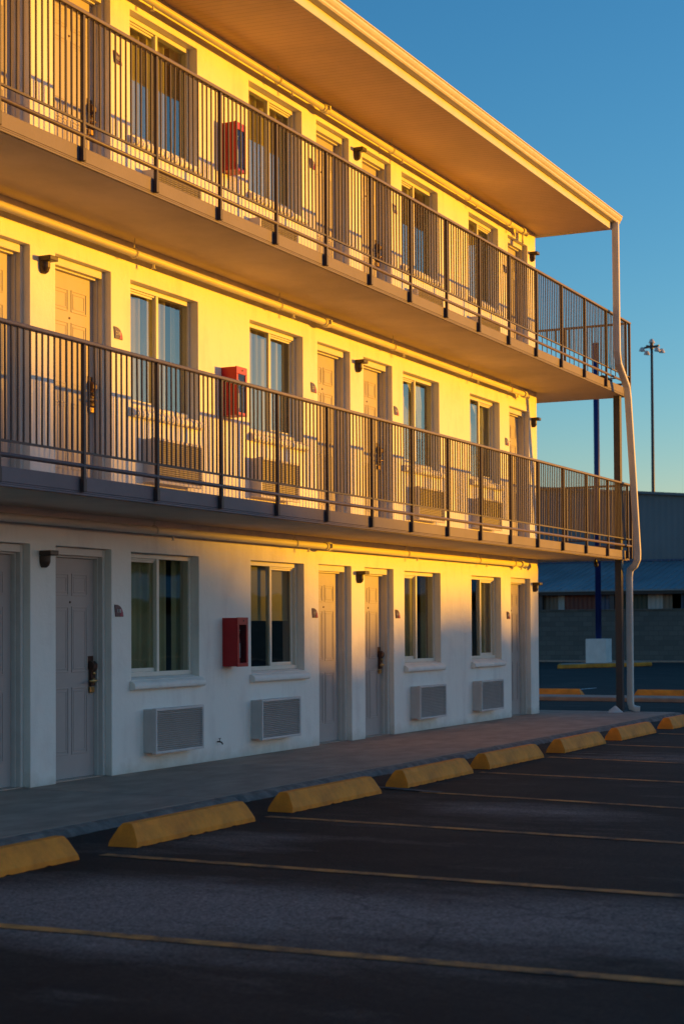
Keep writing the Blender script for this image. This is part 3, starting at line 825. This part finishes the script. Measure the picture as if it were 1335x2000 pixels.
# ------------------------------------------------------------------ room number signs
def text_mesh(txt, size):
    cu = bpy.data.curves.new('digits', 'FONT'); cu.body = txt; cu.size = size; cu.extrude = .0008; cu.align_x = 'CENTER'
    cu.resolution_u = 3
    ob = bpy.data.objects.new('digits_tmp', cu); scn.collection.objects.link(ob)
    bpy.context.view_layer.update()
    me = bpy.data.meshes.new_from_object(ob.evaluated_get(bpy.context.evaluated_depsgraph_get()))
    bpy.data.objects.remove(ob); return me
def sign(x, z, num):
    e = empty('room_number_sign', (x, -.002, z))
    W, H = .145, .115
    arc = [(W * math.sin(t) * .93, H * math.cos(t)) for t in [PI / 2 * i / 10 for i in range(11)]]
    pts = [(0, 0)] + [(W, 0)][:0] + [(p[0] + .0, p[1]) for p in reversed(arc)]
    pts = [(0.004, 0.0), (W * .93, 0.0)] + [(W * .93 * math.cos(t) ** .8 if math.cos(t) > 0 else 0, H * math.sin(t)) for t in [PI / 2 * i / 10 for i in range(1, 11)]] + [(-.012, H)]
    MB().prism(pts, -.008, 0, 'y').build('plate', M['plum'], e)
    MB().prism([(W * .50, .004), (W * .88, .004), (W * .86, .035), (W * .72, .07), (W * .55, .082), (W * .62, .045)], -.0105, -.0085, 'y').build('corner_patch', M['magenta'], e)
    me = text_mesh(num, .052); me.materials.append(M['white'])
    d = bpy.data.objects.new('digits', me); scn.collection.objects.link(d); d.parent = e
    d.location = (.052, -.0115, .038); d.rotation_euler = (PI / 2, 0, 0)
    return e
sn = ['right of the nearest pair of doors', 'left of the middle pair of doors', 'right of the middle pair of doors', 'left of the farthest door']
for k in range(3):
    for i, (x, num) in enumerate([(13.60, 8), (17.80, 7), (20.225, 6), (24.44, 5)]):
        tag(sign(x, [1.525, 4.215, 6.905][k], '%d1%d' % (k + 1, num)), 'plum room number sign, %s, %s' % (lvn[k], sn[i]), 'room sign', 'plum room number signs')

# ------------------------------------------------------------------ hose taps
def tap(x, z, lab):
    e = empty('hose_tap', (x, 0, z))
    MB().tube([(0, 0, 0), (0, -.06, 0), (.01, -.085, -.012), (.012, -.10, -.045)], .012, 10).build('spout', M['lockdark'], e, smooth=True)
    MB().tube([(0, -.045, 0), (0, -.052, .055)], .006, 8).box(-.03, .03, -.058, -.046, .052, .062).build('handle', M['lockdark'], e)
    e.scale = (.62, .62, .62)
    return tag(e, lab, 'hose tap', 'hose taps low on the wall')
tap(15.55, .2, 'small dark hose tap low on the ground floor wall left of an air conditioner')
tap(15.17, 2.965, 'small dark hose tap low on the middle floor wall behind the railing')

# security camera below the lowest balcony corner, floodlight on the top balcony floor, grout at column foot
e = empty('security_camera', (26.15, -.9, 2.49))
MB().tube([(0, 0, 0), (0, 0, -.05)], .018, 10).build('mount', M['rubber'], e)
MB().tube([(.06, .02, -.05), (-.07, -.03, -.11)], .035, 14).build('housing', M['rubber'], e, smooth=True)
tag(e, 'small black security camera hanging under the lowest balcony near the corner', 'camera')
e = empty('floodlight', (26.5, -1.0, FL[2]))
MB().box(-.42, .25, -.06, .06, .001, .03).build('base_bar', M['rubber'], e, bevel=.004)
MB().prism([(-.05, .031), (.12, .035), (.13, .13), (.02, .15), (-.06, .10)], -.12, .16, 'x').build('head', M['rubber'], e, bevel=.008)
tag(e, 'black floodlight lying on the top balcony floor at the corner', 'floodlight')
mb = MB(); n = 12; vs = []; rows = [(.12, 0.001), (.09, .035), (.045, .075), (.012, .105)]
for (r, h) in rows: vs += [(r * (1 + random.uniform(-.2, .2)) * math.cos(2 * PI * j / n), r * (1 + random.uniform(-.2, .2)) * math.sin(2 * PI * j / n), h) for j in range(n)]
fs = [(i * n + j, i * n + (j + 1) % n, (i + 1) * n + (j + 1) % n, (i + 1) * n + j) for i in range(3) for j in range(n)] + [tuple(range(36, 48))]
o = mb.add(vs, fs).build('grout_mound', M['grout'], loc=(26.62, -1.06, 0.0)); tag(o, 'small pale mound of grout at the foot of the dark corner column', 'grout mound')

# ------------------------------------------------------------------ beyond the building
isl = MB().box(31.7, 32.75, -40, 40, GZ - .01, 0.02).build('far_walkway', M['concrete'], bevel=.02); tag(isl, kind='structure')
ws2 = ws.copy(); scn.collection.objects.link(ws2)
ws2.scale = (1.5, 1, 1.0); ws2.location = (33.9, 3.05, GZ); ws2.rotation_euler = (0, 0, PI / 2)
tag(ws2, 'yellow wheel stop seen just past the building corner beyond the far walkway', 'wheel stop', 'yellow wheel stops beyond the far walkway')
ws3 = ws2.copy(); scn.collection.objects.link(ws3); ws3.location = (33.9, -.55, GZ)
tag(ws3, 'yellow wheel stop beyond the far walkway, right of the downpipe foot', 'wheel stop', 'yellow wheel stops beyond the far walkway')
for y in (3.2, .35, -2.5):
    tag(line((34.3, y), (38.5, y - .25), .1, 'whitepaint', name='bay_line'), kind='structure')
P0, P1, P2, P3 = (55.2, 9.5), (60, 7.5), (61.5, 8.3), (57.0, 10.05)
ik = MB().prism([P0, P1, P2, P3], GZ, 0.085, 'z').build('traffic_island', M['kerbyellow'], bevel=.03); tag(ik, kind='structure')
def shrink(pts, f):
    cx = sum(p[0] for p in pts) / 4; cy = sum(p[1] for p in pts) / 4
    return [(cx + (p[0] - cx) * f, cy + (p[1] - cy) * f) for p in pts]
o = MB().prism(shrink([P0, P1, P2, P3], .93), 0.086, 0.092, 'z').build('island_paving', M['concrete']); tag(o, kind='structure')
e = empty('sign_pole', (58.2, 8.95, .092))
MB().box(-.37, .37, -.37, .37, 0, .86).build('base_block', M['whitepaint'], e, bevel=.01)
MB().tube([(0, 0, .86), (0, 0, 11.5)], .105, 18).build('pole', M['bluepole'], e, smooth=True)
tag(e, 'dark blue sign pole standing on a white masonry block in a yellow-kerbed island', 'sign pole')

# block wall, open shed with coloured sheets, tall cladded warehouse
o = MB().box(67.2, 67.4, -40, 60, GZ - .01, 2.06).box(67.15, 67.45, -40, 60, 2.061, 2.10).build('block_wall', M['cmu']); tag(o, 'long grey concrete block wall in front of the open shed', 'wall')
o = MB().box(66.2, 67.14, -40, 60, GZ - .01, .0).build('verge', M['concrete']); tag(o, kind='structure')
wh = empty('warehouse', (75, 10, 0)); OX = (-75, -10, 0)
def wp(mb, nm, mt, **k): return mb.build(nm, mt, wh, loc=OX, **k)
def gz_(y): return 7.95 - .083 * (18 + 0 - y) if y < 26 else 7.95 + .083 * 8 - .083 * (y - 26)
pts = [(y, z) for y, z in ((-40, 0), (-40, gz_(-40)), (26, gz_(26)), (70, gz_(70)), (70, 0))]
gw = MB().prism([(-40, 0), (-40, 3.0), (26, gz_(26)), (70, gz_(70)), (70, 0)], 75.0, 95.0, 'x')
wp(gw, 'end_wall', M['shed_wall'])
wp(MB().prism([(-40.3, 3.0), (-40.3, 3.12), (26, gz_(26) + .12), (70.3, gz_(70) + .12), (70.3, gz_(70)), (26, gz_(26) + .003)], 74.8, 95.2, 'x'), 'roof_edge', M['shed_wall'])
sr = MB()
sr.prism([(68.0, 2.92), (68.0, 2.86), (74.98, 4.28), (74.98, 4.34)], -40, 60, 'y')
y = -39.6
while y < 59.6:
    for q in (0, .33, .66): sr.add([(68.0, y + q, 2.921), (68.0, y + q + .05, 2.921), (74.98, y + q + .05, 4.341), (74.98, y + q, 4.341), (68.0, y + q + .012, 2.955), (68.0, y + q + .038, 2.955), (74.98, y + q + .038, 4.375), (74.98, y + q + .012, 4.375)], [(0, 3, 2, 1), (4, 5, 6, 7), (0, 1, 5, 4), (1, 2, 6, 5), (2, 3, 7, 6), (3, 0, 4, 7)])
    y += 1.0
wp(sr, 'lean_to_roof', M['shed_roof'])
wp(MB().box(74.9, 74.985, -40, 60, 4.345, 4.43), 'flashing', M['p_blue'])
for y in (20.5, 14.6, 11.45, 8.3, 3.4, -1.5, 26, 32): wp(MB().box(68.2, 68.45, y - .1, y + .1, GZ, 2.87), 'shed_post', M['poledark'])
wp(MB().box(68.05, 68.15, -40, 60, 2.72, 2.855), 'eave_beam', M['rubber'])
seq = [(17.0, 13.9, 'p_tan'), (13.9, 13.6, 'p_white'), (13.6, 12.25, 'p_red'), (12.25, 11.3, 'p_blue'), (11.3, 10.0, 'p_green'), (10.0, 9.35, 'p_white'), (9.35, 8.95, 'p_tan'),
       (8.6, 8.1, 'p_blue'), (8.1, 6.5, 'p_white'), (6.5, 6.0, 'p_tan'), (5.7, 4.3, 'p_tan'), (4.3, 3.0, 'p_blue'), (3.0, 1.0, 'p_white'), (1.0, -2, 'p_red'), (22, 17.0, 'p_white')]
for a, b, mt in seq: wp(MB().box(68.5, 68.56, b + .01, a - .01, GZ, 2.95), 'sheet_panel', M[mt])
wp(MB().box(71.5, 71.6, -40, 60, GZ, 3.4), 'shed_back', M['rubber'])
tag(wh, 'blue-grey metal warehouse with a lean-to shed roof over coloured sheets', 'warehouse')

# light mast
e = empty('light_mast', (97, 17.5, GZ + .45))
MB().tube([(0, 0, 0), (0, 0, 9), (0, 0, 17.4)], .13, 12, r2=.075).build('mast', M['poledark'], e, smooth=True)
MB().tube([(0, 0, 17.35), (0, 0, 17.75)], .11, 12).tube([(-.2, -.5, 17.5), (.2, .5, 17.5)], .06, 8).tube([(-.4, .2, 17.5), (.4, -.2, 17.5)], .06, 8).build('crossarm', M['poledark'], e)
M['lampcase'] = mat('lamp_casing', (0.60, 0.56, 0.48), 0.4, metal=0.3)
for (dx, dy, dz) in ((-.2, .52, 17.35), (.25, .36, 17.2), (-.1, -.36, 17.3), (.2, -.55, 17.25), (.1, .02, 17.85)):
    mb = MB(); vs = []; nn = 12; fs = []
    for (r, h) in ((.05, .13), (.10, .10), (.17, -.04), (.19, -.11), (.15, -.12)):
        vs += [(dx + r * math.cos(2 * PI * j / nn), dy + r * math.sin(2 * PI * j / nn), dz + h + .1 * math.sin(2 * PI * j / nn) * r) for j in range(nn)]
    fs = [(i * nn + j, i * nn + (j + 1) % nn, (i + 1) * nn + (j + 1) % nn, (i + 1) * nn + j) for i in range(4) for j in range(nn)] + [tuple(range(nn)), tuple(range(4 * nn, 5 * nn))]
    mb.add(vs, fs).build('lamp_head', M['lampcase'], e)
tag(e, 'tall dark light mast with a ring of floodlight heads behind the warehouse', 'light mast')

# ------------------------------------------------------------------ the far side of the lot, towards the sun: tree belts that shade the
# lower walls and stand in the window reflections
def belt(name, t, prof, x0, x1, dens, leaf=.5, extra=0.0):
    """prof(X) = height on the motel wall (y=0) that the belt's top should shade, for wall abscissa X"""
    ux, uy, uz = sdir.x / math.cos(SUN_EL), sdir.y / math.cos(SUN_EL), math.tan(SUN_EL)
    mb = MB(); vs = []; fs = []
    rnd = random.Random(5)
    x = x0
    while x < x1:
        wallx = x
        h = prof(wallx) + uz * t
        px, py = wallx + ux * t, uy * t
        for _ in range(int(dens * h)):
            z = GZ + (h - GZ) * rnd.random() ** .8
            c = Vector((px + rnd.uniform(-.6, .6), py + rnd.uniform(-1.6, 1.6), min(z, h)))
            s = leaf * rnd.uniform(.5, 1.1)
            if c.z + s * .5 > h: c.z = h - s * .5
            a = Vector((rnd.gauss(0, 1), rnd.gauss(0, 1), rnd.gauss(0, 1))).normalized(); b = a.orthogonal().normalized(); d = a.cross(b)
            k = len(vs); vs += [tuple(c + b * s * .5), tuple(c + d * s * .5), tuple(c - b * s * .5), tuple(c - d * s * .5)]; fs.append((k, k + 1, k + 2, k + 3))
        x += .5
    mb.add(vs, fs)
    x = x0; prev = None
    core = []
    while x < x1:
        h = prof(x) + uz * t - leaf * .45 - rnd.random() * leaf * .25
        core.append((x + ux * t, uy * t, max(h, GZ + .1))); x += .5
    k = len(core); cv = [(a, b - .5, GZ) for a, b, c in core] + [(a, b - .5, c) for a, b, c in core] + [(a, b + .5, GZ) for a, b, c in core] + [(a, b + .5, c) for a, b, c in core]
    cf = []
    for i in range(k - 1): cf += [(i, i + 1, k + i + 1, k + i), (2 * k + i, 3 * k + i, 3 * k + i + 1, 2 * k + i + 1), (k + i, k + i + 1, 3 * k + i + 1, 3 * k + i)]
    mb.add(cv, cf)
    return mb.build(name, M['leaf'])
def lerp(tab, x):
    if x <= tab[0][0]: return tab[0][1]
    for (a, b), (c, d) in zip(tab[:-1], tab[1:]):
        if x <= c: return b + (d - b) * (x - a) / (c - a)
    return tab[-1][1]
near_tab = [(14, 1.2), (17.0, 1.25), (18.5, 1.12), (20.6, 1.25), (21.6, 1.75), (22.4, 1.75), (23.2, 1.5), (24.6, 1.55), (25.6, 1.35), (25.95, 1.5), (26.25, 2.4), (28, 2.45), (32, 2.4), (40, 3.5), (60, 4.5), (80, 4.2), (130, 4.6)]
far_tab = [(-40, 5.0), (4, 4.6), (9, 4.1), (11.5, 3.7), (13, 3.2), (14.5, 2.75), (15.6, 2.35), (16.6, 1.9), (17.6, 1.4), (18.6, 1.0), (20, .3), (24, -2)]
b1 = belt('hedge_belt', 66, lambda x: lerp(near_tab, x), 12, 130, 24)
tag(b1, 'belt of dark shrubs and trees across the car park, seen only in the windows', 'trees', kind='stuff')
b2 = belt('tree_belt', 135, lambda x: lerp(far_tab, x), -40, 24, 26, .9)
tag(b2, 'tall belt of dark trees beyond the car park, out of the frame', 'trees', kind='stuff')
